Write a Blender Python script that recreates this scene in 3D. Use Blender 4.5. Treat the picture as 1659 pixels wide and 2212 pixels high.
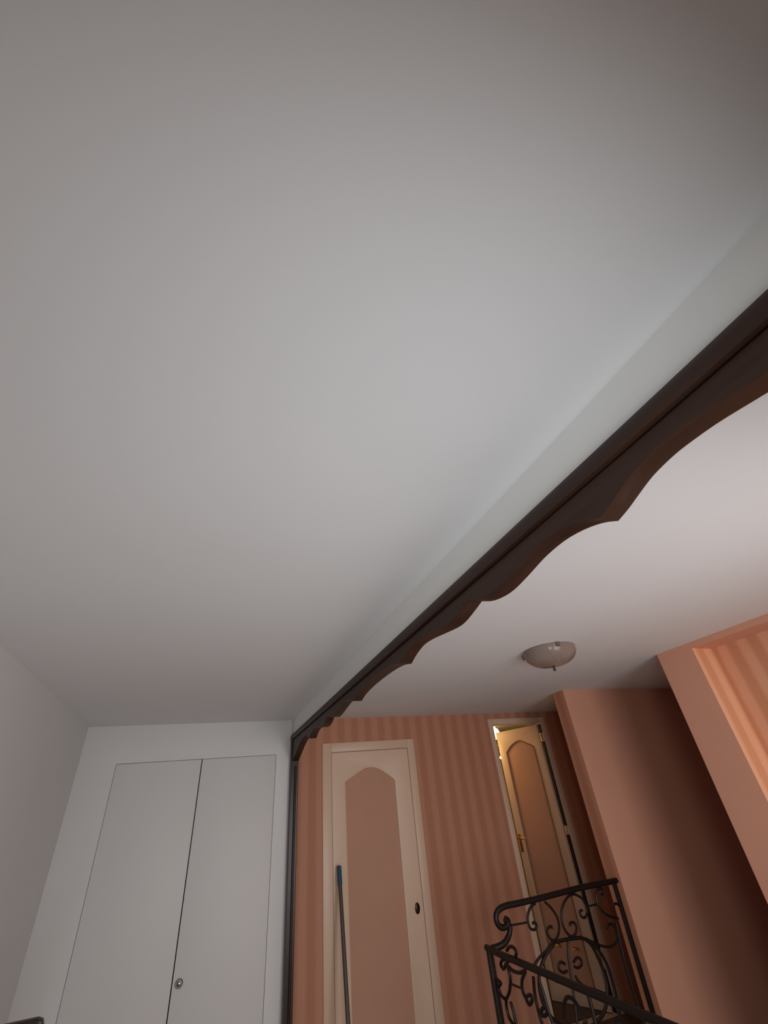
import bpy, bmesh, math, random
from mathutils import Vector, Matrix

for _o in list(bpy.data.objects):
    bpy.data.objects.remove(_o, do_unlink=True)
SC = bpy.context.scene
COL = SC.collection

def lin(r, g, b):
    f = lambda c: c / 12.92 if c <= 0.04045 else ((c + 0.055) / 1.055) ** 2.4
    return (f(r / 255), f(g / 255), f(b / 255), 1.0)

# ------------------------------------------------------------------ camera
CAM_Z = 1.75
cam_d = bpy.data.cameras.new('camera')
cam_d.sensor_fit = 'HORIZONTAL'
cam_d.sensor_width = 36.0
cam_d.lens = 19.9395
cam_d.clip_start = 0.01
cam = bpy.data.objects.new('camera', cam_d)
COL.objects.link(cam)
RIGHT, UP, FWD = ((0.937594, -0.336793, -0.086534), (-0.124996, -0.558644, 0.819935), (0.32449, 0.75795, 0.565878))
M = Matrix.Identity(4)
for i in range(3):
    M[i][0] = RIGHT[i]; M[i][1] = UP[i]; M[i][2] = -FWD[i]
M[2][3] = CAM_Z
cam.matrix_world = M
SC.camera = cam

# ------------------------------------------------------------------ world, daylight, exposure
world = bpy.data.worlds.new('world')
world.use_nodes = True
world.node_tree.nodes['Background'].inputs[0].default_value = (0.75, 0.85, 1.0, 1)
world.node_tree.nodes['Background'].inputs[1].default_value = 0.02
SC.world = world
SC.view_settings.view_transform = 'Standard'
SC.view_settings.look = 'None'
SC.view_settings.gamma = 1.0
SC.view_settings.use_curve_mapping = False
SC.view_settings.exposure = 0.0

def area(name, loc, rot, sx, sy, power, color, spread=180):
    l = bpy.data.lights.new(name, 'AREA')
    l.shape = 'RECTANGLE'; l.size = sx; l.size_y = sy
    l.energy = power; l.color = color; l.spread = math.radians(spread)
    o = bpy.data.objects.new(name, l)
    COL.objects.link(o)
    o.location = loc; o.rotation_euler = rot
    return o
# daylight entering by the hall window and the smaller room window, both in the wall behind the photographer
area('hall_window_daylight', (1.95, -0.25, 1.2), (math.radians(90), 0, 0), 1.15, 1.8, 24.5, (1.0, 0.985, 0.975), 143)
area('room_window_daylight', (0.39, -0.25, 1.25), (math.radians(90), 0, math.radians(0)), 0.7, 1.4, 18.5, (0.925, 0.985, 1.0), 156)

# ------------------------------------------------------------------ materials
def new_mat(name):
    m = bpy.data.materials.new(name); m.use_nodes = True
    nt = m.node_tree
    return m, nt, nt.nodes['Principled BSDF']

def plain(name, col, rough=0.6, metal=0.0, bump=0.0, bscale=60, mottle=0.04, mscale=3.0, **kw):
    """painted or solid surface: slight cloudy tone variation and a fine bump"""
    m, nt, b = new_mat(name)
    N = nt.nodes; L = nt.links
    tc = N.new('ShaderNodeTexCoord')
    no = N.new('ShaderNodeTexNoise'); no.inputs['Scale'].default_value = mscale; no.inputs['Detail'].default_value = 4
    L.new(tc.outputs['Object'], no.inputs['Vector'])
    mix = N.new('ShaderNodeMix'); mix.data_type = 'RGBA'
    mix.inputs['A'].default_value = tuple(c * (1 - mottle) for c in col[:3]) + (1,)
    mix.inputs['B'].default_value = tuple(min(1, c * (1 + mottle)) for c in col[:3]) + (1,)
    L.new(no.outputs['Fac'], mix.inputs['Factor'])
    L.new(mix.outputs['Result'], b.inputs['Base Color'])
    b.inputs['Roughness'].default_value = rough
    b.inputs['Metallic'].default_value = metal
    if bump:
        n2 = N.new('ShaderNodeTexNoise'); n2.inputs['Scale'].default_value = bscale; n2.inputs['Detail'].default_value = 3
        L.new(tc.outputs['Object'], n2.inputs['Vector'])
        bp = N.new('ShaderNodeBump'); bp.inputs['Strength'].default_value = bump; bp.inputs['Distance'].default_value = 0.004
        L.new(n2.outputs['Fac'], bp.inputs['Height']); L.new(bp.outputs['Normal'], b.inputs['Normal'])
    for k, v in kw.items():
        b.inputs[k].default_value = v
    return m

def stripes(name, axis, light, dark, period=0.148, off=0.0):
    m, nt, b = new_mat(name)
    N = nt.nodes; L = nt.links
    tc = N.new('ShaderNodeTexCoord'); sp = N.new('ShaderNodeSeparateXYZ')
    L.new(tc.outputs['Object'], sp.inputs[0])
    no = N.new('ShaderNodeTexNoise'); no.inputs['Scale'].default_value = 9; no.inputs['Detail'].default_value = 3
    L.new(tc.outputs['Object'], no.inputs['Vector'])
    wob = N.new('ShaderNodeMath'); wob.operation = 'MULTIPLY_ADD'; wob.inputs[1].default_value = 0.018
    L.new(no.outputs['Fac'], wob.inputs[0]); L.new(sp.outputs[axis], wob.inputs[2])
    a = N.new('ShaderNodeMath'); a.operation = 'SUBTRACT'; a.inputs[1].default_value = off
    L.new(wob.outputs[0], a.inputs[0])
    p = N.new('ShaderNodeMath'); p.operation = 'PINGPONG'; p.inputs[1].default_value = period / 2
    L.new(a.outputs[0], p.inputs[0])
    d = N.new('ShaderNodeMath'); d.operation = 'DIVIDE'; d.inputs[1].default_value = period / 2
    L.new(p.outputs[0], d.inputs[0])
    r = N.new('ShaderNodeValToRGB')
    e = r.color_ramp.elements
    e[0].position = 0.30; e[0].color = light
    e[1].position = 0.68; e[1].color = dark
    L.new(d.outputs[0], r.inputs[0])
    n2 = N.new('ShaderNodeTexNoise'); n2.inputs['Scale'].default_value = 4
    L.new(tc.outputs['Object'], n2.inputs['Vector'])
    hs = N.new('ShaderNodeMix'); hs.data_type = 'RGBA'; hs.blend_type = 'MULTIPLY'
    hs.inputs['Factor'].default_value = 0.18
    L.new(r.outputs[0], hs.inputs['A']); L.new(n2.outputs['Color'], hs.inputs['B'])
    L.new(r.outputs[0], b.inputs['Base Color'])
    b.inputs['Roughness'].default_value = 0.7
    n3 = N.new('ShaderNodeTexNoise'); n3.inputs['Scale'].default_value = 120
    L.new(tc.outputs['Object'], n3.inputs['Vector'])
    bp = N.new('ShaderNodeBump'); bp.inputs['Strength'].default_value = 0.15; bp.inputs['Distance'].default_value = 0.002
    L.new(n3.outputs['Fac'], bp.inputs['Height']); L.new(bp.outputs['Normal'], b.inputs['Normal'])
    return m

def wood(name, c0, c1, axis=1, rough=0.38):
    m, nt, b = new_mat(name)
    N = nt.nodes; L = nt.links
    tc = N.new('ShaderNodeTexCoord'); mp = N.new('ShaderNodeMapping')
    s = [28.0, 28.0, 28.0]; s[axis] = 1.6
    mp.inputs['Scale'].default_value = s
    L.new(tc.outputs['Object'], mp.inputs['Vector'])
    no = N.new('ShaderNodeTexNoise'); no.inputs['Scale'].default_value = 1.0; no.inputs['Detail'].default_value = 6
    no.inputs['Distortion'].default_value = 0.6
    L.new(mp.outputs[0], no.inputs['Vector'])
    r = N.new('ShaderNodeValToRGB'); e = r.color_ramp.elements
    e[0].position = 0.3; e[0].color = c0; e[1].position = 0.72; e[1].color = c1
    L.new(no.outputs['Fac'], r.inputs[0]); L.new(r.outputs[0], b.inputs['Base Color'])
    b.inputs['Roughness'].default_value = rough
    b.inputs['Specular IOR Level'].default_value = 0.32
    bp = N.new('ShaderNodeBump'); bp.inputs['Strength'].default_value = 0.2; bp.inputs['Distance'].default_value = 0.002
    L.new(no.outputs['Fac'], bp.inputs['Height']); L.new(bp.outputs['Normal'], b.inputs['Normal'])
    return m

def glow(name, col, strength):
    m, nt, b = new_mat(name)
    b.inputs['Base Color'].default_value = (0.9, 0.85, 0.75, 1)
    b.inputs['Emission Color'].default_value = col
    b.inputs['Emission Strength'].default_value = strength
    return m

WHITE = plain('white_ceiling_paint', (0.79, 0.785, 0.80, 1), 0.85, bump=0.05, bscale=40, mottle=0.015)
WALLW = plain('white_wall_paint', (0.74, 0.725, 0.715, 1), 0.8, bump=0.06, bscale=50, mottle=0.02)
STRIPW = plain('light_lifted_white_paint', (0.90, 0.90, 0.88, 1), 0.75, bump=0.05, bscale=50, mottle=0.015)  # whiter than the walls, painting extra light onto the strip above the beam
LACQ = plain('white_lacquer', (0.76, 0.74, 0.735, 1), 0.5, bump=0.03, bscale=25, mottle=0.02)
CREAM = plain('cream_gloss_paint', lin(221, 189, 164), 0.4, bump=0.03, bscale=30, mottle=0.03)
TAN = plain('tan_molding_paint', lin(150, 108, 74), 0.5, mottle=0.05)
ROSE = plain('rose_wall_paint', lin(219, 160, 134), 0.75, bump=0.06, bscale=70, mottle=0.04)
PANEL = plain('rose_fabric_panel', lin(194, 146, 122), 0.7, bump=0.08, bscale=140, mottle=0.05)
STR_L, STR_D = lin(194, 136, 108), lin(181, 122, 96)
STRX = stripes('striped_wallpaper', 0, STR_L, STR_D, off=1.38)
STRY = stripes('striped_wallpaper_side_lit', 1, lin(232, 172, 138), lin(212, 150, 114), period=0.148, off=2.1)  # same paper as the end wall, lightened to stand in for light
STRP = stripes("striped_wallpaper_pillar_lit", 0, lin(250, 190, 152), lin(230, 166, 126), period=0.148, off=3.265)  # same paper again, lightened most to paint in the light on this face
STRE = stripes('striped_wallpaper_end_shaded', 1, STR_L, STR_D, off=3.62)  # wallpaper stripes, darker than the rose to stand in for shade
WOOD = wood('dark_stained_wood', lin(44, 26, 19), lin(66, 41, 29), 1, 0.5)
WOODV = wood('dark_stained_wood_upright', lin(36, 22, 17), lin(58, 36, 27), 2, 0.3)
IRON = plain('black_wrought_iron', lin(36, 27, 23), 0.45, metal=0.5, bump=0.2, bscale=90, mottle=0.2, mscale=20)
DARKM = plain("dark_brass", lin(52, 38, 26), 0.3, metal=0.9, mottle=0.15, mscale=40)
BRASS = plain('polished_brass', lin(206, 160, 92), 0.25, metal=1.0, mottle=0.05)
CHROME = plain('dulled_chrome', lin(150, 145, 142), 0.2, metal=1.0, mottle=0.08, mscale=30)
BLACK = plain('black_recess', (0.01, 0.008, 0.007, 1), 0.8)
TILE = plain('brown_floor_tile', lin(176, 156, 142), 0.45, mottle=0.06)
BLUE = plain('blue_plastic', lin(36, 74, 100), 0.4, mottle=0.05)
STICK = plain('grey_brown_pole', lin(78, 66, 58), 0.45, mottle=0.1, mscale=12)
BRISTLE = plain('dark_bristles', lin(60, 70, 84), 0.9, mottle=0.2, mscale=80)
INNER = plain('warm_inner_room_paint', lin(196, 164, 120), 0.8, mottle=0.03)
GLASS = plain('smoky_lamp_glass', lin(200, 180, 170), 0.15, mottle=0.12, mscale=14)
_b = GLASS.node_tree.nodes['Principled BSDF']
_b.inputs['Transmission Weight'].default_value = 0.62
_b.inputs['IOR'].default_value = 1.35
PANE = plain('window_glass', (0.8, 0.85, 0.88, 1), 0.05)
PANE.node_tree.nodes['Principled BSDF'].inputs['Transmission Weight'].default_value = 0.9
BULB = glow('lit_lamp_globe', (1.0, 0.80, 0.46, 1), 6.0)

# ------------------------------------------------------------------ builders
def origin(o):
    v = Vector((0, 0, 0))
    while o is not None:
        v += o.location; o = o.parent
    return v

def obj(name, verts, faces, mat, parent=None, smooth=None, loc=None):
    """verts are world coordinates; loc sets the object's own origin for a top-level mesh"""
    base = origin(parent) if parent else Vector(loc or (0, 0, 0))
    me = bpy.data.meshes.new(name)
    me.from_pydata([tuple(Vector(v) - base) for v in verts], [], faces)
    me.update()
    bm = bmesh.new(); bm.from_mesh(me)
    bmesh.ops.recalc_face_normals(bm, faces=bm.faces[:])
    bm.to_mesh(me); bm.free()
    for mm in (mat if isinstance(mat, (list, tuple)) else [mat]):
        me.materials.append(mm)
    if smooth is not None:
        for p in me.polygons: p.use_smooth = True
        me.set_sharp_from_angle(angle=math.radians(smooth))
    o = bpy.data.objects.new(name, me)
    COL.objects.link(o)
    if parent: o.parent = parent
    elif loc: o.location = loc
    return o

def from_bm(name, bm, mat, parent=None, smooth=None, loc=None):
    bm.verts.index_update()
    vs = [v.co.copy() for v in bm.verts]
    fs = [[v.index for v in f.verts] for f in bm.faces]
    bm.free()
    return obj(name, vs, fs, mat, parent, smooth, loc)

def tag(o, label, cat, group=None, kind=None):
    o['label'] = label; o['category'] = cat
    if group: o['group'] = group
    if kind: o['kind'] = kind
    return o

def thing(name, loc, label, cat, group=None, kind=None):
    o = bpy.data.objects.new(name, None)
    COL.objects.link(o); o.location = loc
    return tag(o, label, cat, group, kind)

def boxes_geo(bs):
    vs, fs = [], []
    for x0, x1, y0, y1, z0, z1 in bs:
        k = len(vs)
        vs += [(x, y, z) for z in (z0, z1) for y in (y0, y1) for x in (x0, x1)]
        fs += [tuple(k + i for i in f) for f in ((0, 2, 3, 1), (4, 5, 7, 6), (0, 1, 5, 4), (2, 6, 7, 3), (0, 4, 6, 2), (1, 3, 7, 5))]
    return vs, fs

def boxes(name, bs, mat, parent=None, bevel=0.0, loc=None):
    if not bevel:
        v, f = boxes_geo(bs)
        return obj(name, v, f, mat, parent, None, loc)
    bm = bmesh.new()
    v, f = boxes_geo(bs)
    vv = [bm.verts.new(p) for p in v]
    for q in f: bm.faces.new([vv[i] for i in q])
    bmesh.ops.recalc_face_normals(bm, faces=bm.faces[:])
    bmesh.ops.bevel(bm, geom=bm.edges[:], offset=bevel, segments=2, affect='EDGES', profile=0.5)
    return from_bm(name, bm, mat, parent, 40, loc)

def box(name, b, mat, parent=None, bevel=0.0, loc=None):
    return boxes(name, [b], mat, parent, bevel, loc)

def plate(name, outer, holes, d0, d1, mapf, mat, parent=None, bevel=0.0, smooth=30, loc=None, bevel_outer=True):
    """flat board with holes: 2D loops (u,v), from depth d0 (front) to d1, placed by mapf(u,v,d); front edges bevelled"""
    bm = bmesh.new()
    front = []; edges = []
    for li, loop in enumerate([outer] + list(holes)):
        vs = [bm.verts.new((u, v, 0)) for u, v in loop]
        es = [bm.edges.new((vs[i], vs[(i + 1) % len(vs)])) for i in range(len(vs))]
        edges += es
        if li or bevel_outer: front += es
    bmesh.ops.triangle_fill(bm, use_beauty=True, use_dissolve=False, edges=edges)
    fkeys = [tuple(v.co.copy() for v in e.verts) for e in front]
    faces = bm.faces[:]
    r = bmesh.ops.extrude_face_region(bm, geom=faces)
    for v in [g for g in r['geom'] if isinstance(g, bmesh.types.BMVert)]:
        v.co.z += 1.0
    bmesh.ops.recalc_face_normals(bm, faces=bm.faces[:])
    th = abs(d1 - d0)
    for v in bm.verts: v.co.z *= th
    if bevel:
        bm.edges.ensure_lookup_table()
        fe = []
        keyset = {frozenset((tuple(round(c, 5) for c in a), tuple(round(c, 5) for c in b))) for a, b in fkeys}
        for e in bm.edges:
            if frozenset(tuple(round(c, 5) for c in v.co) for v in e.verts) in keyset and len(e.link_faces) == 2:
                fe.append(e)
        bmesh.ops.bevel(bm, geom=fe, offset=bevel, segments=2, affect='EDGES', profile=0.5, clamp_overlap=True)
    sg = 1 if d1 > d0 else -1
    for v in bm.verts:
        v.co = Vector(mapf(v.co.x, v.co.y, d0 + sg * v.co.z))
    return from_bm(name, bm, mat, parent, smooth, loc)

def crom(P, n=6):
    """Catmull-Rom resampling of a 3D polyline"""
    P = [Vector(p) for p in P]
    if len(P) < 3: return P
    out = []
    for i in range(len(P) - 1):
        a = P[i - 1] if i else P[0] * 2 - P[1]
        b, c = P[i], P[i + 1]
        d = P[i + 2] if i + 2 < len(P) else P[-1] * 2 - P[-2]
        for k in range(n):
            t = k / n
            out.append(0.5 * ((2 * b) + (c - a) * t + (2 * a - 5 * b + 4 * c - d) * t * t + (3 * b - a - 3 * c + d) * t ** 3))
    out.append(P[-1])
    return out

def tube(name, P, r, mat, parent=None, sides=8, n=6, flat=1.0, loc=None, taper=None):
    Q = crom(P, n)
    vs, fs = [], []
    T0 = (Q[1] - Q[0]).normalized()
    nrm = T0.orthogonal().normalized()
    for i, q in enumerate(Q):
        t = (Q[min(i + 1, len(Q) - 1)] - Q[max(i - 1, 0)]).normalized()
        nrm = (nrm - t * nrm.dot(t)).normalized()
        bn = t.cross(nrm)
        rr = r if taper is None else r * taper(i / (len(Q) - 1))
        for k in range(sides):
            a = 2 * math.pi * k / sides
            vs.append(q + nrm * math.cos(a) * rr + bn * math.sin(a) * rr * flat)
    for i in range(len(Q) - 1):
        for k in range(sides):
            a = i * sides + k; b = i * sides + (k + 1) % sides
            fs.append((a, b, b + sides, a + sides))
    fs.append(tuple(range(sides - 1, -1, -1)))
    m = (len(Q) - 1) * sides
    fs.append(tuple(m + k for k in range(sides)))
    return obj(name, vs, fs, mat, parent, 50, loc)

def lathe(name, prof, c, mat, parent=None, seg=32, axis='z', smooth=40, loc=None, sx=1.0):
    """prof: (radius, height) pairs; axis z, or y for knobs facing the room"""
    vs, fs = [], []
    for r, h in prof:
        for k in range(seg):
            a = 2 * math.pi * k / seg
            if axis == 'z': vs.append((c[0] + r * math.cos(a), c[1] + r * math.sin(a), c[2] + h))
            else: vs.append((c[0] + sx * r * math.cos(a), c[1] + h, c[2] + r * math.sin(a)))
    for i in range(len(prof) - 1):
        for k in range(seg):
            a = i * seg + k; b = i * seg + (k + 1) % seg
            fs.append((a, b, b + seg, a + seg))
    if prof[0][0] > 0: fs.append(tuple(range(seg)))
    if prof[-1][0] > 0: fs.append(tuple((len(prof) - 1) * seg + k for k in range(seg)))
    o = obj(name, vs, fs, mat, parent, smooth, loc)
    return o

# ------------------------------------------------------------------ the setting
H = 2.542          # ceiling
D = 4.766          # plane of the end wall
def structure(name, bs, mat, label, cat, bevel=0.0):
    return tag(boxes(name, bs, mat, None, bevel), label, cat, None, 'structure')

structure('floor', [(-1.15, 6.25, -0.45, 6.85, -0.12, 0.0)], TILE, 'brown tiled floor under the bedroom and the stair hall', 'floor')
DARKFLOOR = wood('dimming_floor_boards', lin(52, 36, 28), lin(84, 60, 46), 0, 0.4)  # for dark sheets added over the tile to keep these spaces dim
structure('floor_inner', [(2.70, 4.90, 4.89, 6.60, 0.0005, 0.008)], DARKFLOOR, 'dark boarded floor of the lit room behind the open door', 'floor')
structure('floor_corridor', [(3.30, 6.10, 2.45, 3.60, 0.0005, 0.008)], DARKFLOOR, 'dark boards added to cut bounce light in the side corridor', 'floor')
structure('floor_alcove', [(2.06, 6.10, 3.76, 4.75, 0.0005, 0.008)], DARKFLOOR, 'dark boards added to darken the floor before the open door', 'floor')
structure('ceiling', [(-1.15, 6.25, -0.45, 6.85, H, H + 0.12)], WHITE, 'smooth white ceiling over the bedroom and the hall', 'ceiling')
structure('wall_left', [(-1.10, -0.985, -0.40, 5.35, 0, H)], WALLW, 'plain white bedroom side wall next to the wardrobe', 'wall')
lint = plate('wall_lintel', [(0.803, 2.398), (0.803, H), (0.853, H), (0.853, 2.398)], [], -0.28, D, lambda u, v, d: (u, d, v), STRIPW)
tag(lint, 'narrow white wall strip between ceiling and carved beam', 'wall', None, 'structure')
# end wall of the hall, with the two door openings
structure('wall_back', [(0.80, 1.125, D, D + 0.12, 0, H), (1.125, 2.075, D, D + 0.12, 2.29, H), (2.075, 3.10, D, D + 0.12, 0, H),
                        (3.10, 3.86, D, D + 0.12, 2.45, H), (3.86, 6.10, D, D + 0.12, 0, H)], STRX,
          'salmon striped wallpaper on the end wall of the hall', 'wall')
structure('wall_gap_backing', [(0.80, 2.30, D + 0.121, D + 0.20, 0, H)], BLACK, 'dark back of the closet behind the arched panel door', 'wall')  # black sheet stands in for the darkness behind the door gap
# plain rose wall beside the second door, and the pillar in front of the corridor
pv, pf = boxes_geo([(3.262, 6.10, 3.602, 3.758, 0, H)])
rw = obj('wall_rose', pv, pf, [ROSE, STRE])
for p in rw.data.polygons:
    if p.normal.x < -0.9: p.material_index = 1
tag(rw, 'plain rose wall with a free end beside the open door', 'wall', None, 'structure')
pv, pf = boxes_geo([(3.25, 6.10, 2.16, 2.45, 0, H)])
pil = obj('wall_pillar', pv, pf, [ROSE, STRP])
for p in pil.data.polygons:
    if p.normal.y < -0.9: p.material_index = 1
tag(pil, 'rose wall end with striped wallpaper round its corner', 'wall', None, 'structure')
structure('wall_right', [(3.465, 3.60, -0.28, 2.16, 0, H)], STRY, 'striped salmon wallpaper, lightened as if lit, on the side wall next to the rose wall end', 'wall')
structure('trim_1', [(3.25, 3.465, -0.28, 2.16, 2.500, H)], ROSE, 'rose painted box cornice above the striped side wall', 'trim')
structure('wall_corridor', [(6.10, 6.22, 2.16, 4.89, 0, H)], WOODV, 'end wall coloured dark to dim the side corridor', 'wall')  # dark colour given to this unseen wall to cut bounce light
# wall behind the photographer, with two windows
structure('wall_front', [(-1.10, 0.02, -0.40, -0.28, 0, H), (0.02, 0.76, -0.40, -0.28, 0, 0.5), (0.02, 0.76, -0.40, -0.28, 2.0, H),
                         (0.76, 1.35, -0.40, -0.28, 0, H), (1.35, 2.55, -0.40, -0.28, 0, 0.28), (1.35, 2.55, -0.40, -0.28, 2.12, H),
                         (2.55, 3.60, -0.40, -0.28, 0, H)], WALLW, 'white wall with the windows behind the photographer', 'wall')
def window(name, x0, x1, z0, z1, label):
    w = thing(name, ((x0 + x1) / 2, -0.34, z0), label, 'window', None, 'structure')
    t = 0.05
    for b in ((x0, x1, z0, z0 + t), (x0, x1, z1 - t, z1), (x0, x0 + t, z0 + t, z1 - t), (x1 - t, x1, z0 + t, z1 - t)):
        box('window_frame', (b[0], b[1], -0.375, -0.315, b[2], b[3]), LACQ, w, 0.004)
    xm = (x0 + x1) / 2
    box('mullion', (xm - 0.03, xm + 0.03, -0.37, -0.32, z0 + t, z1 - t), LACQ, w, 0.004)
    for a, b in ((x0 + t, xm - 0.03), (xm + 0.03, x1 - t)):
        box('pane', (a, b, -0.348, -0.342, z0 + t, z1 - t), PANE, w)
window('window_1', 1.35, 2.55, 0.28, 2.12, 'tall two-pane hall window behind the photographer')
window('window_2', 0.02, 0.76, 0.50, 2.00, 'two-pane bedroom window behind the photographer')
# small lit room behind the open door
structure('wall_inner', [(2.60, 2.70, D + 0.12, 6.7, 0, H), (4.9, 5.0, D + 0.12, 6.7, 0, H), (2.60, 5.0, 6.6, 6.7, 0, H)], INNER,
          'warm lit walls of the small room behind the open door', 'wall')

# ------------------------------------------------------------------ carved beam
HALF = [(-0.276, 2.14), (-0.2, 2.172), (-0.1, 2.202), (0.012, 2.236), (0.1, 2.262), (0.19, 2.283), (0.25, 2.293), (0.315, 2.302),
        (0.38, 2.305), (0.42, 2.303), (0.469, 2.295), (0.514, 2.280), (0.553, 2.266), (0.59, 2.256), (0.63, 2.276), (0.69, 2.293),
        (0.763, 2.302), (0.849, 2.298), (0.931, 2.284), (1.016, 2.273), (1.08, 2.276), (1.14, 2.288), (1.2, 2.312), (1.26, 2.298),
        (1.334, 2.285), (1.40, 2.287), (1.5, 2.300), (1.6, 2.313), (1.68, 2.318), (1.74, 2.312), (1.80, 2.299), (1.854, 2.281),
        (1.93, 2.297), (2.02, 2.306), (2.13, 2.311), (2.245, 2.312)]
MID = 2.245
prof = HALF + [(2 * MID - y, z) for y, z in reversed(HALF[:-1])]
def dense(P, sharp):
    """smooth the curve between the cusps"""
    out = []; seg = []
    for p in P:
        seg.append(p)
        if any(abs(p[0] - s) < 1e-6 for s in sharp) or p is P[-1]:
            out += [(q.x, q.y) for q in crom([(a, b, 0) for a, b in seg], 3)][:-1]
            seg = [p]
    return out + [P[-1]]
cusps = [0.59, 1.2, 1.854]; cusps += [2 * MID - c for c in cusps]
prof = dense(prof, cusps)
YB0, YB1 = -0.276, D
beam = thing('carved_beam', (0.82, D - 0.02, 0), 'dark wooden scalloped beam with posts between bedroom and hall', 'beam')
fx = lambda u, v, d: (d, u, v)
outline = [(YB0, 2.350)] + prof + [(YB1, 2.350)]
plate('valance_board', outline, [], 0.794, 0.852, fx, WOOD, beam, 0.007, 14)
box('groove', (0.800, 0.850, YB0, YB1, 2.346, 2.356), BLACK, beam)
plate('top_molding', [(0.782, 2.356), (0.779, 2.370), (0.781, 2.392), (0.788, 2.405), (0.853, 2.405), (0.853, 2.356)], [], YB0, YB1,
      lambda u, v, d: (u, d, v), WOOD, beam, 0, 30)
# slim bead that follows the scalloped lower edge on the face of the board
for y0, y1 in ((D - 0.075, D), (YB0, YB0 + 0.07)):
    p = plate('post', [(0.782, y0 + 0.012), (0.786, y0), (0.848, y0), (0.854, y0 + 0.010), (0.854, y1), (0.782, y1)], [], 0.0, 2.36,
              lambda u, v, d: (u, v, d), WOODV, beam, 0, 30)
    tube('bead', [(0.824, y0, 0.02), (0.824, y0, 2.13)], 0.011, WOODV, p, 10)

# ------------------------------------------------------------------ wardrobe
wx0, wx1 = -0.985, 0.803
wr = thing('built_in_wardrobe', ((wx0 + wx1) / 2, D + 0.2, 0), 'white built-in wardrobe with two flush doors filling the bedroom end', 'wardrobe')
lx0, lxm, lx1, lz0, lz1 = -0.70, -0.013, 0.646, 0.10, 2.240
fy = lambda u, v, d: (u, d, v)
g = 0.003
plate('body', [(wx0, 0), (wx1, 0), (wx1, H), (wx0, H)], [[(lx0 - g, lz0 - g), (lx0 - g, lz1 + g), (lx1 + g, lz1 + g), (lx1 + g, lz0 - g)]],
      D, D + 0.022, fy, LACQ, wr, 0.0015)
boxes('carcass', [(wx0, wx1, D + 0.45, D + 0.47, 0, H), (wx0, wx0 + 0.02, D + 0.022, D + 0.45, 0, H), (wx1 - 0.02, wx1, D + 0.022, D + 0.45, 0, H)], BLACK, wr)
for a, b, off in ((lx0, lxm - 0.004, 0.002), (lxm + 0.003, lx1, 0.0)):
    box('door', (a, b, D + off, D + off + 0.02, lz0, lz1), LACQ, wr, 0.002)
right_door = [c for c in wr.children if c.name.startswith('door')][1]
lathe('lock', [(0.026, 0.0), (0.027, -0.006), (0.023, -0.010), (0.015, -0.010), (0.014, -0.020), (0.008, -0.023), (0.0, -0.023)], (0.034, D, 0.817), CHROME, right_door, 24, 'y')

# ------------------------------------------------------------------ closet door with arched rose panel
def arch_door_panel(P0):
    return P0
d1 = thing('door_1', (1.60, D, 0), 'cream closet door with arched rose panel in striped wall', 'door', None, 'structure')
fx0, fx1, fz = 1.098, 2.096, 2.315
l0, l1, lz = 1.192, 2.013, 2.228
for b in ((fx0, l0 - 0.004, 0, fz), (l1 + 0.004, fx1, 0, fz), (l0 - 0.004, l1 + 0.004, lz + 0.004, fz)):
    box('door_frame', (b[0], b[1], D - 0.016, D + 0.10, b[2], b[3]), CREAM, d1, 0.004)
arch = [(1.333, 0.13), (1.333, 1.968), (1.396, 2.000), (1.484, 2.045), (1.520, 2.062), (1.560, 2.073), (1.627, 2.073), (1.668, 2.062), (1.705, 2.045),
        (1.784, 1.995), (1.842, 1.955), (1.842, 0.13)]
leaf = plate('door_leaf', [(l0, 0.01), (l0, lz), (l1, lz), (l1, 0.01)], [arch], D - 0.008, D + 0.03, fy, CREAM, d1, 0.019, 30, None, False)
plate('panel', arch, [], D + 0.012, D + 0.028, fy, PANEL, leaf)
esc = lathe('escutcheon', [(0.040, 0.0), (0.039, -0.004), (0.022, -0.006), (0.014, -0.008), (0.0, -0.008)], (1.955, D - 0.008, 0.972), DARKM, leaf, 24, 'y', 40, None, 0.6)
box('keyhole', (1.949, 1.961, D - 0.0175, D - 0.015, 0.945, 0.985), BLACK, leaf, 0.002)

# ------------------------------------------------------------------ open door, hinged on the right, swung into the lit room
d2 = thing('door_2', (3.48, D, 0), 'cream door with arched panel standing open to the lit room', 'door', None, 'structure')
gx0, gx1, gz = 3.076, 3.884, 2.480
i0, i1, iz = 3.134, 3.812, 2.418
for b in ((gx0, i0, 0, gz), (i1, gx1, 0, gz), (i0, i1, iz, gz)):
    box('door_frame', (b[0], b[1], D - 0.014, D + 0.13, b[2], b[3]), CREAM, d2, 0.004)
th = math.radians(67)
ux, uy = -math.cos(th), math.sin(th)
hx, hy = 3.803, 4.815
def fl(u, v, d):            # along the leaf, height, depth behind its hall-side face
    return (hx + ux * u + uy * d, hy + uy * u - ux * d, v)
LW, LZ = 0.615, 2.408
arch2 = [(0.115, 0.14), (0.115, 2.10), (0.125, 2.185), (0.19, 2.222), (0.279, 2.268), (0.33, 2.268), (0.40, 2.245), (0.463, 2.21), (0.514, 2.165), (0.514, 0.14)]
leaf2 = plate('door_leaf', [(0.012, 0.01), (0.012, LZ), (LW, LZ), (LW, 0.01)], [arch2], 0.0, 0.036, fl, CREAM, d2, 0.003, 30, None, True)
plate('panel', arch2, [], 0.010, 0.030, fl, PANEL, leaf2)
tube('panel_molding', [fl(u, v, -0.001) for u, v in arch2[1:-1]] , 0.008, TAN, leaf2, 6, 3)
tube('panel_molding', [fl(0.514, 2.165, -0.001), fl(0.514, 0.14, -0.001)], 0.008, TAN, leaf2, 6)
tube('panel_molding', [fl(0.115, 2.10, -0.001), fl(0.115, 0.14, -0.001)], 0.008, TAN, leaf2, 6)
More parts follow.
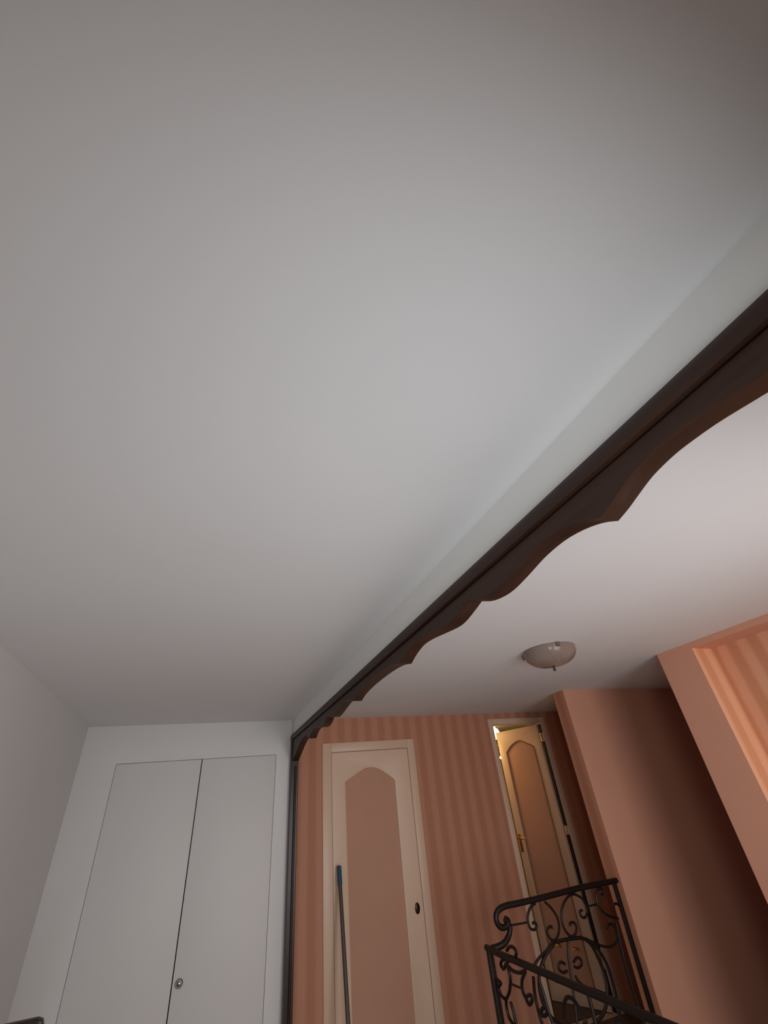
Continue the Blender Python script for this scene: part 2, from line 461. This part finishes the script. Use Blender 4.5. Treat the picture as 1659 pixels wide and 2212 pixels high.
plate('handle_plate', [(0.570, 1.175), (0.570, 1.34), (0.600, 1.34), (0.600, 1.175)], [], -0.005, 0.0, fl, BRASS, leaf2, 0.001)
tube('lever', [fl(0.585, 1.305, 0.0), fl(0.585, 1.305, -0.045), fl(0.570, 1.306, -0.055), fl(0.48, 1.300, -0.055)], 0.008, BRASS, leaf2, 8)
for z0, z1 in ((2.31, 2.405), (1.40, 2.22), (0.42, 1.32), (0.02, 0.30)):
    box('door_seal', (3.798, 3.8115, 4.758, 4.800, z0, z1), BLACK, d2)  # black strip painting the shadow gap on the hinge side, not a seal
for z in (2.265, 1.36, 0.36):
    tube('hinge', [(3.799, 4.785, z - 0.04), (3.799, 4.785, z + 0.04)], 0.011, BRASS, d2, 8)

# lamp of that room: a glowing globe on the ceiling near the door, and a second one further in
def globe(loc, r, label, power):
    t = thing('globe_lamp', loc, label, 'lamp')
    lathe('lamp_cap', [(0.05, 0.0), (0.05, -0.02), (0.03, -0.035), (0.0, -0.035)], loc, BRASS, t, 20)
    z = -0.03 - r
    lathe('lamp_globe', [(0.02, z + r * 0.98)] + [(r * math.sin(a), z + r * math.cos(a)) for a in [math.pi * k / 12 for k in range(2, 12)]] + [(0.0, z - r)], loc, BULB, t, 24)
    l = bpy.data.lights.new('lamp_light', 'POINT'); l.energy = power; l.color = (1.0, 0.67, 0.20); l.shadow_soft_size = r
    o = bpy.data.objects.new('lamp_light', l); COL.objects.link(o)
    o.parent = t; o.location = (0, 0, z - r - 0.06)
    return t
globe((3.20, 5.55, H), 0.09, 'glowing globe lamp on the ceiling just inside the open door', 5.0)
g2 = globe((3.735, 5.68, H), 0.075, 'glowing globe lamp seen past the edge of the open door', 0.6)
for k, (dz, rr) in enumerate(((-0.26, 0.008), (-0.34, 0.008), (-0.40, 0.016))):
    lathe('glint_drop', [(0.0, dz + rr)] + [(rr * math.sin(a), dz + rr * math.cos(a)) for a in [math.pi * j / 6 for j in range(1, 6)]] + [(0.0, dz - rr)], (3.72, 5.62, H), BULB if k == 2 else CHROME, g2, 10)  # beads added as painted glints; the lowest one glows
tube('drop_chain', [(3.72, 5.62, H - 0.05), (3.72, 5.62, H - 0.40)], 0.002, BRASS, g2, 5)

# ------------------------------------------------------------------ ceiling lamp of the hall
lc = (2.16, 2.40, H)
lamp = thing('ceiling_lamp', lc, 'smoky glass bowl lamp with small finial on the hall ceiling', 'lamp')
R0, DP = 0.178, 0.112
bowl = [(R0, -0.004)]
for k in range(0, 11):
    a = math.pi / 2 * k / 10
    bowl.append((R0 * math.cos(a) ** 0.75 if k < 10 else 0.0, -0.012 - (DP - 0.012) * math.sin(a)))
shell = bowl + [(max(0.0, r - 0.005), min(-0.004, h + 0.005)) for r, h in reversed(bowl)]
lathe('glass_bowl', shell, lc, GLASS, lamp, 48, smooth=60)
lathe('ceiling_plate', [(0.075, 0.0), (0.075, -0.02), (0.03, -0.028), (0.0, -0.028)], lc, CHROME, lamp, 24)
lathe('finial', [(0.006, -DP + 0.01), (0.012, -DP - 0.004), (0.006, -DP - 0.010), (0.009, -DP - 0.018), (0.011, -DP - 0.024), (0.004, -DP - 0.032), (0.0, -DP - 0.036)], lc, CHROME, lamp, 16)
lathe('bulb', [(0.012, -0.028), (0.014, -0.04), (0.028, -0.062), (0.022, -0.085), (0.0, -0.095)], (lc[0] + 0.05, lc[1], H), CHROME, lamp, 16)
for a in (math.radians(250), math.radians(130), math.radians(10)):
    x, y = lc[0] + (R0 + 0.001) * math.cos(a), lc[1] + (R0 + 0.001) * math.sin(a)
    box('clip', (x - 0.012, x + 0.012, y - 0.008, y + 0.008, H - 0.030, H), CHROME, lamp, 0.002)

# ------------------------------------------------------------------ wrought iron railing round the stairwell
R1={
 'handrail':[(3.196, 1.102), (2.999, 1.103), (2.822, 1.103), (2.607, 1.097), (2.4, 1.091), (2.233, 1.089), (2.157, 1.089), (2.093, 1.079), (2.057, 1.052), (2.056, 1.012), (2.085, 0.985), (2.127, 0.988), (2.144, 1.008), (2.123, 1.023)],
 'gooseneck':[(2.139, 1.012), (2.151, 0.976), (2.125, 0.934), (2.077, 0.905), (2.01, 0.895), (1.962, 0.896)],
 'tie_bar':[(2.138, 0.986), (2.295, 0.982)],
 'tie_bar_b':[(2.848, 0.994), (2.946, 0.994)],
 'scroll_a':[(2.399, 1.071), (2.348, 1.052), (2.312, 1.012), (2.306, 0.971), (2.321, 0.943), (2.353, 0.939), (2.371, 0.957), (2.357, 0.973), (2.339, 0.97)],
 'scroll_b':[(2.482, 1.067), (2.528, 1.025), (2.558, 0.973), (2.557, 0.925), (2.535, 0.887), (2.495, 0.862), (2.461, 0.874), (2.445, 0.906), (2.462, 0.931), (2.491, 0.934), (2.494, 0.92)],
 'scroll_c':[(2.767, 1.076), (2.701, 1.07), (2.634, 1.03), (2.597, 0.979), (2.591, 0.926), (2.613, 0.882), (2.644, 0.859), (2.685, 0.871), (2.705, 0.901), (2.691, 0.927), (2.658, 0.928), (2.654, 0.913)],
 'scroll_d':[(2.757, 1.077), (2.818, 1.044), (2.84, 0.997), (2.831, 0.96), (2.798, 0.939), (2.771, 0.95), (2.769, 0.975), (2.795, 0.981)],
 'scroll_e':[(3.004, 1.043), (3.023, 1.041), (3.035, 1.063), (3.015, 1.078), (2.981, 1.069), (2.957, 1.036), (2.951, 0.989), (2.98, 0.947), (3.031, 0.915), (3.104, 0.894)],
 'scroll_f':[(3.091, 0.957), (3.102, 0.972), (3.126, 0.974), (3.148, 0.957)],
 'scroll_g':[(2.689, 0.844), (2.755, 0.831), (2.834, 0.797), (2.905, 0.769), (2.976, 0.762), (3.032, 0.783), (3.046, 0.832), (3.031, 0.871), (2.987, 0.871), (2.968, 0.856)],
 'scroll_h':[(2.469, 0.856), (2.402, 0.821), (2.337, 0.798), (2.285, 0.77)],
 'hoop':[(2.63, 0.85), (2.728, 0.839), (2.792, 0.797), (2.827, 0.717), (2.843, 0.642), (2.829, 0.562), (2.763, 0.479), (2.644, 0.434), (2.497, 0.44), (2.371, 0.492), (2.302, 0.573), (2.289, 0.662), (2.327, 0.745), (2.409, 0.814), (2.511, 0.85), (2.63, 0.85)],
 'hoop_outer':[(2.764, 0.828), (2.827, 0.784), (2.88, 0.698), (2.894, 0.601), (2.889, 0.51), (2.875, 0.424)],
 'curl_a':[(2.534, 0.737), (2.506, 0.752), (2.479, 0.74), (2.477, 0.719), (2.501, 0.701), (2.54, 0.703)],
 'curl_b':[(2.607, 0.734), (2.639, 0.751), (2.67, 0.742), (2.671, 0.716), (2.633, 0.703), (2.604, 0.715)],
 'stem':[(2.611, 0.853), (2.582, 0.794), (2.562, 0.697), (2.551, 0.624), (2.536, 0.533), (2.514, 0.437)],
 'curl_c':[(2.595, 0.67), (2.611, 0.641), (2.656, 0.609), (2.74, 0.577), (2.807, 0.549)],
 'baluster':[(3.068, 0.875), (3.045, 0.667), (3.055, 0.416)],
}
R2={
 'handrail':[(3.661, 0.886), (3.503, 0.885), (3.251, 0.881), (3.031, 0.879), (2.748, 0.88), (2.51, 0.879), (2.266, 0.877)],
 'scroll_a':[(3.399, 0.914), (3.361, 0.936), (3.314, 0.942), (3.288, 0.926), (3.308, 0.901), (3.375, 0.877), (3.438, 0.847), (3.48, 0.816), (3.507, 0.829), (3.487, 0.853), (3.445, 0.866)],
 'scroll_b':[(3.429, 0.848), (3.417, 0.786), (3.457, 0.719), (3.52, 0.663), (3.519, 0.601), (3.476, 0.574)],
 'scroll_c':[(3.416, 0.838), (3.367, 0.827), (3.297, 0.832), (3.222, 0.855)],
 'scroll_d':[(3.223, 0.853), (3.282, 0.802), (3.297, 0.757), (3.276, 0.729), (3.251, 0.709), (3.212, 0.733), (3.214, 0.753), (3.251, 0.745)],
 'scroll_e':[(3.531, 0.673), (3.573, 0.681), (3.585, 0.713), (3.548, 0.738), (3.584, 0.746)],
 'tie_bar':[(3.422, 0.76), (3.303, 0.764)],
 'baluster_a':[(3.15, 0.841), (3.17, 0.764), (3.165, 0.686), (3.151, 0.651)],
 'baluster_b':[(3.096, 0.842), (3.077, 0.783), (3.064, 0.726), (3.047, 0.68)],
 'scroll_f':[(3.116, 0.723), (3.14, 0.705), (3.131, 0.692), (3.089, 0.706), (3.062, 0.731)],
 'scroll_g':[(3.467, 0.674), (3.454, 0.649), (3.448, 0.622), (3.446, 0.586)],
}

RY, RX = 3.575, 1.99
rail = thing('stair_railing', (2.5, RY, 0), 'black wrought iron stair railing with scrolls before the open door', 'railing')
K = (RY) / 3.6
def r1(p):                     # profile points were taken on the plane y = 3.6
    return (p[0], RY, p[1])
def r2(p):
    return (RX, p[0], p[1])
tube('handrail', [r1(p) for p in R1['handrail']], 0.0185, IRON, rail, 10, 6, taper=lambda t: 1.0 if t < 0.9 else 1.0 + 1.6 * (t - 0.9))
gn = [r1(p) for p in R1['gooseneck']]
gn[-1] = (RX, RY + 0.02, 0.890); gn[-2] = (2.02, RY + 0.01, 0.893)
tube('gooseneck', gn, 0.018, IRON, rail, 10, taper=lambda t: 0.85 + 0.3 * t)
hr = [(RX, 3.665, 0.886)] + [(RX, y, 0.881) for y in (3.5, 3.25, 3.0, 2.7, 2.4, 2.1, 1.8)]
tube('handrail', hr, 0.0185, IRON, rail, 10)
for k, l in R1.items():
    if k in ('handrail', 'gooseneck'): continue
    nm = 'tie_bar' if k.startswith('tie') else ('baluster' if k == 'baluster' else ('hoop' if k.startswith('hoop') else 'scroll'))
    tube(nm, [r1(p) for p in l], 0.006 if nm == 'tie_bar' else (0.011 if nm in ('hoop', 'baluster') else 0.0085), IRON, rail, 7, 5)
for k, l in R2.items():
    if k == 'handrail': continue
    nm = 'tie_bar' if k.startswith('tie') else ('baluster' if k.startswith('baluster') else 'scroll')
    tube(nm, [r2(p) for p in l], 0.006 if nm == 'tie_bar' else 0.0095, IRON, rail, 7, 5)
# uprights and bottom bars
box('post', (3.150, 3.176, RY - 0.013, RY + 0.013, 0.0, 1.10), IRON, rail, 0.003)
box('post', (RX - 0.018, RX + 0.018, 3.612, 3.648, 0.0, 0.885), IRON, rail, 0.004)
box('post', (RX - 0.018, RX + 0.018, 1.80, 1.836, 0.0, 0.885), IRON, rail, 0.004)
box('bottom_bar', (RX + 0.018, 3.150, RY - 0.01, RY + 0.01, 0.10, 0.125), IRON, rail, 0.002)
box('bottom_bar', (RX - 0.01, RX + 0.01, 1.836, 3.612, 0.10, 0.125), IRON, rail, 0.002)
tube('baluster', [(3.055, RY, 0.416), (3.06, RY, 0.11)], 0.011, IRON, rail, 7)
tube('baluster', [(2.62, RY, 0.44), (2.62, RY, 0.11)], 0.011, IRON, rail, 7)
# the scroll panels go on along the near run and down to the bottom bar
def cscroll(cy, cz, s, flip):
    pts = []
    for k in range(26):
        t = k / 25.0
        a = -2.6 + 5.2 * t
        rr = 0.10 * s
        pts.append((RX, cy + flip * (rr * math.cos(a) - 0.03 * s), cz + 1.45 * rr * math.sin(a)))
    for e in (0, -1):
        p = pts[e]; q = []
        for j in range(1, 9):
            b = j / 8 * 4.4
            rr = 0.036 * s * (1 - j / 11)
            sg = 1 if e == -1 else -1
            q.append((RX, p[1] + flip * rr * math.sin(b), p[2] - sg * (0.036 * s - rr * math.cos(b))))
        pts = pts + q if e == -1 else list(reversed(q)) + pts
    return pts
for i, cy in enumerate((2.86, 2.50, 2.14)):
    tube('scroll', cscroll(cy, 0.68, 1.0, 1), 0.0095, IRON, rail, 7, 2)
    tube('scroll', cscroll(cy - 0.12, 0.33, 1.0, -1), 0.0095, IRON, rail, 7, 2)
    tube('baluster', [(RX, cy - 0.19, 0.87), (RX, cy - 0.19, 0.11)], 0.010, IRON, rail, 7)
for cy in (3.35, 3.18):
    tube('baluster', [(RX, cy - 0.1, 0.60), (RX, cy - 0.1, 0.11)], 0.010, IRON, rail, 7)
# brass slivers that paint gold glints on the oval
for x, z, w in ((2.500, 0.830, 0.05), (2.640, 0.790, 0.06)):
    tube('brass_glint', [(x - w / 2, RY - 0.012, z + 0.008), (x, RY - 0.014, z + 0.010), (x + w / 2, RY - 0.012, z - 0.004)], 0.008, BRASS, rail, 7)['label'] = 'painted gold glint'

# ------------------------------------------------------------------ broom leaning on the closet door frame
tip = Vector((1.236, 4.722, 1.345)); foot = Vector((1.207, 4.37, 0.10))
br = thing('broom', (1.207, 4.37, 0), 'thin dark broom handle with blue tip leaning on the closet door', 'broom')
ax = (tip - foot).normalized()
tube('handle', [foot, tip - ax * 0.12], 0.0165, STICK, br, 10)
tube('blue_cap', [tip - ax * 0.125, tip - ax * 0.01, tip], 0.0195, BLUE, br, 10, 4, taper=lambda t: 1.0 if t < 0.8 else 1.0 - 2.2 * (t - 0.8))
box('brush_head', (1.06, 1.36, 4.335, 4.395, 0.07, 0.12), BLUE, br, 0.01)
box('bristles', (1.07, 1.35, 4.34, 4.39, 0.0, 0.075), BRISTLE, br, 0.004)

# ------------------------------------------------------------------ high-backed chair by the bedroom wall
ch = thing('dining_chair', (-0.708, 2.80, 0), 'dark wooden high-backed chair standing before the white wardrobe', 'chair')
cx0, cx1, cyb = -0.930, -0.486, 3.0
back_out = [(cx0, 0.44), (cx0, 1.10), (cx0 + 0.012, 1.135), (cx0 + 0.04, 1.148), (cx1 - 0.03, 1.148), (cx1 - 0.010, 1.140), (cx1, 1.115), (cx1 - 0.004, 0.44)]
hole = [(cx0 + 0.05, 0.50), (cx0 + 0.05, 1.05), (cx1 - 0.05, 1.05), (cx1 - 0.05, 0.50)]
plate('backrest', back_out, [hole], cyb, cyb + 0.035, fy, WOODV, ch, 0.006)
for k in range(3):
    xx = cx0 + 0.115 + k * 0.107
    box('back_slat', (xx - 0.022, xx + 0.022, cyb + 0.010, cyb + 0.026, 0.49, 1.06), WOODV, ch, 0.003)
box('seat', (cx0, cx1, 2.57, 3.035, 0.415, 0.455), WOOD, ch, 0.012)
for xx in (cx0 + 0.024, cx1 - 0.024):
    for yy in (2.60, 3.01):
        box('leg', (xx - 0.019, xx + 0.019, yy - 0.019, yy + 0.019, 0.0, 0.417), WOODV, ch, 0.004)
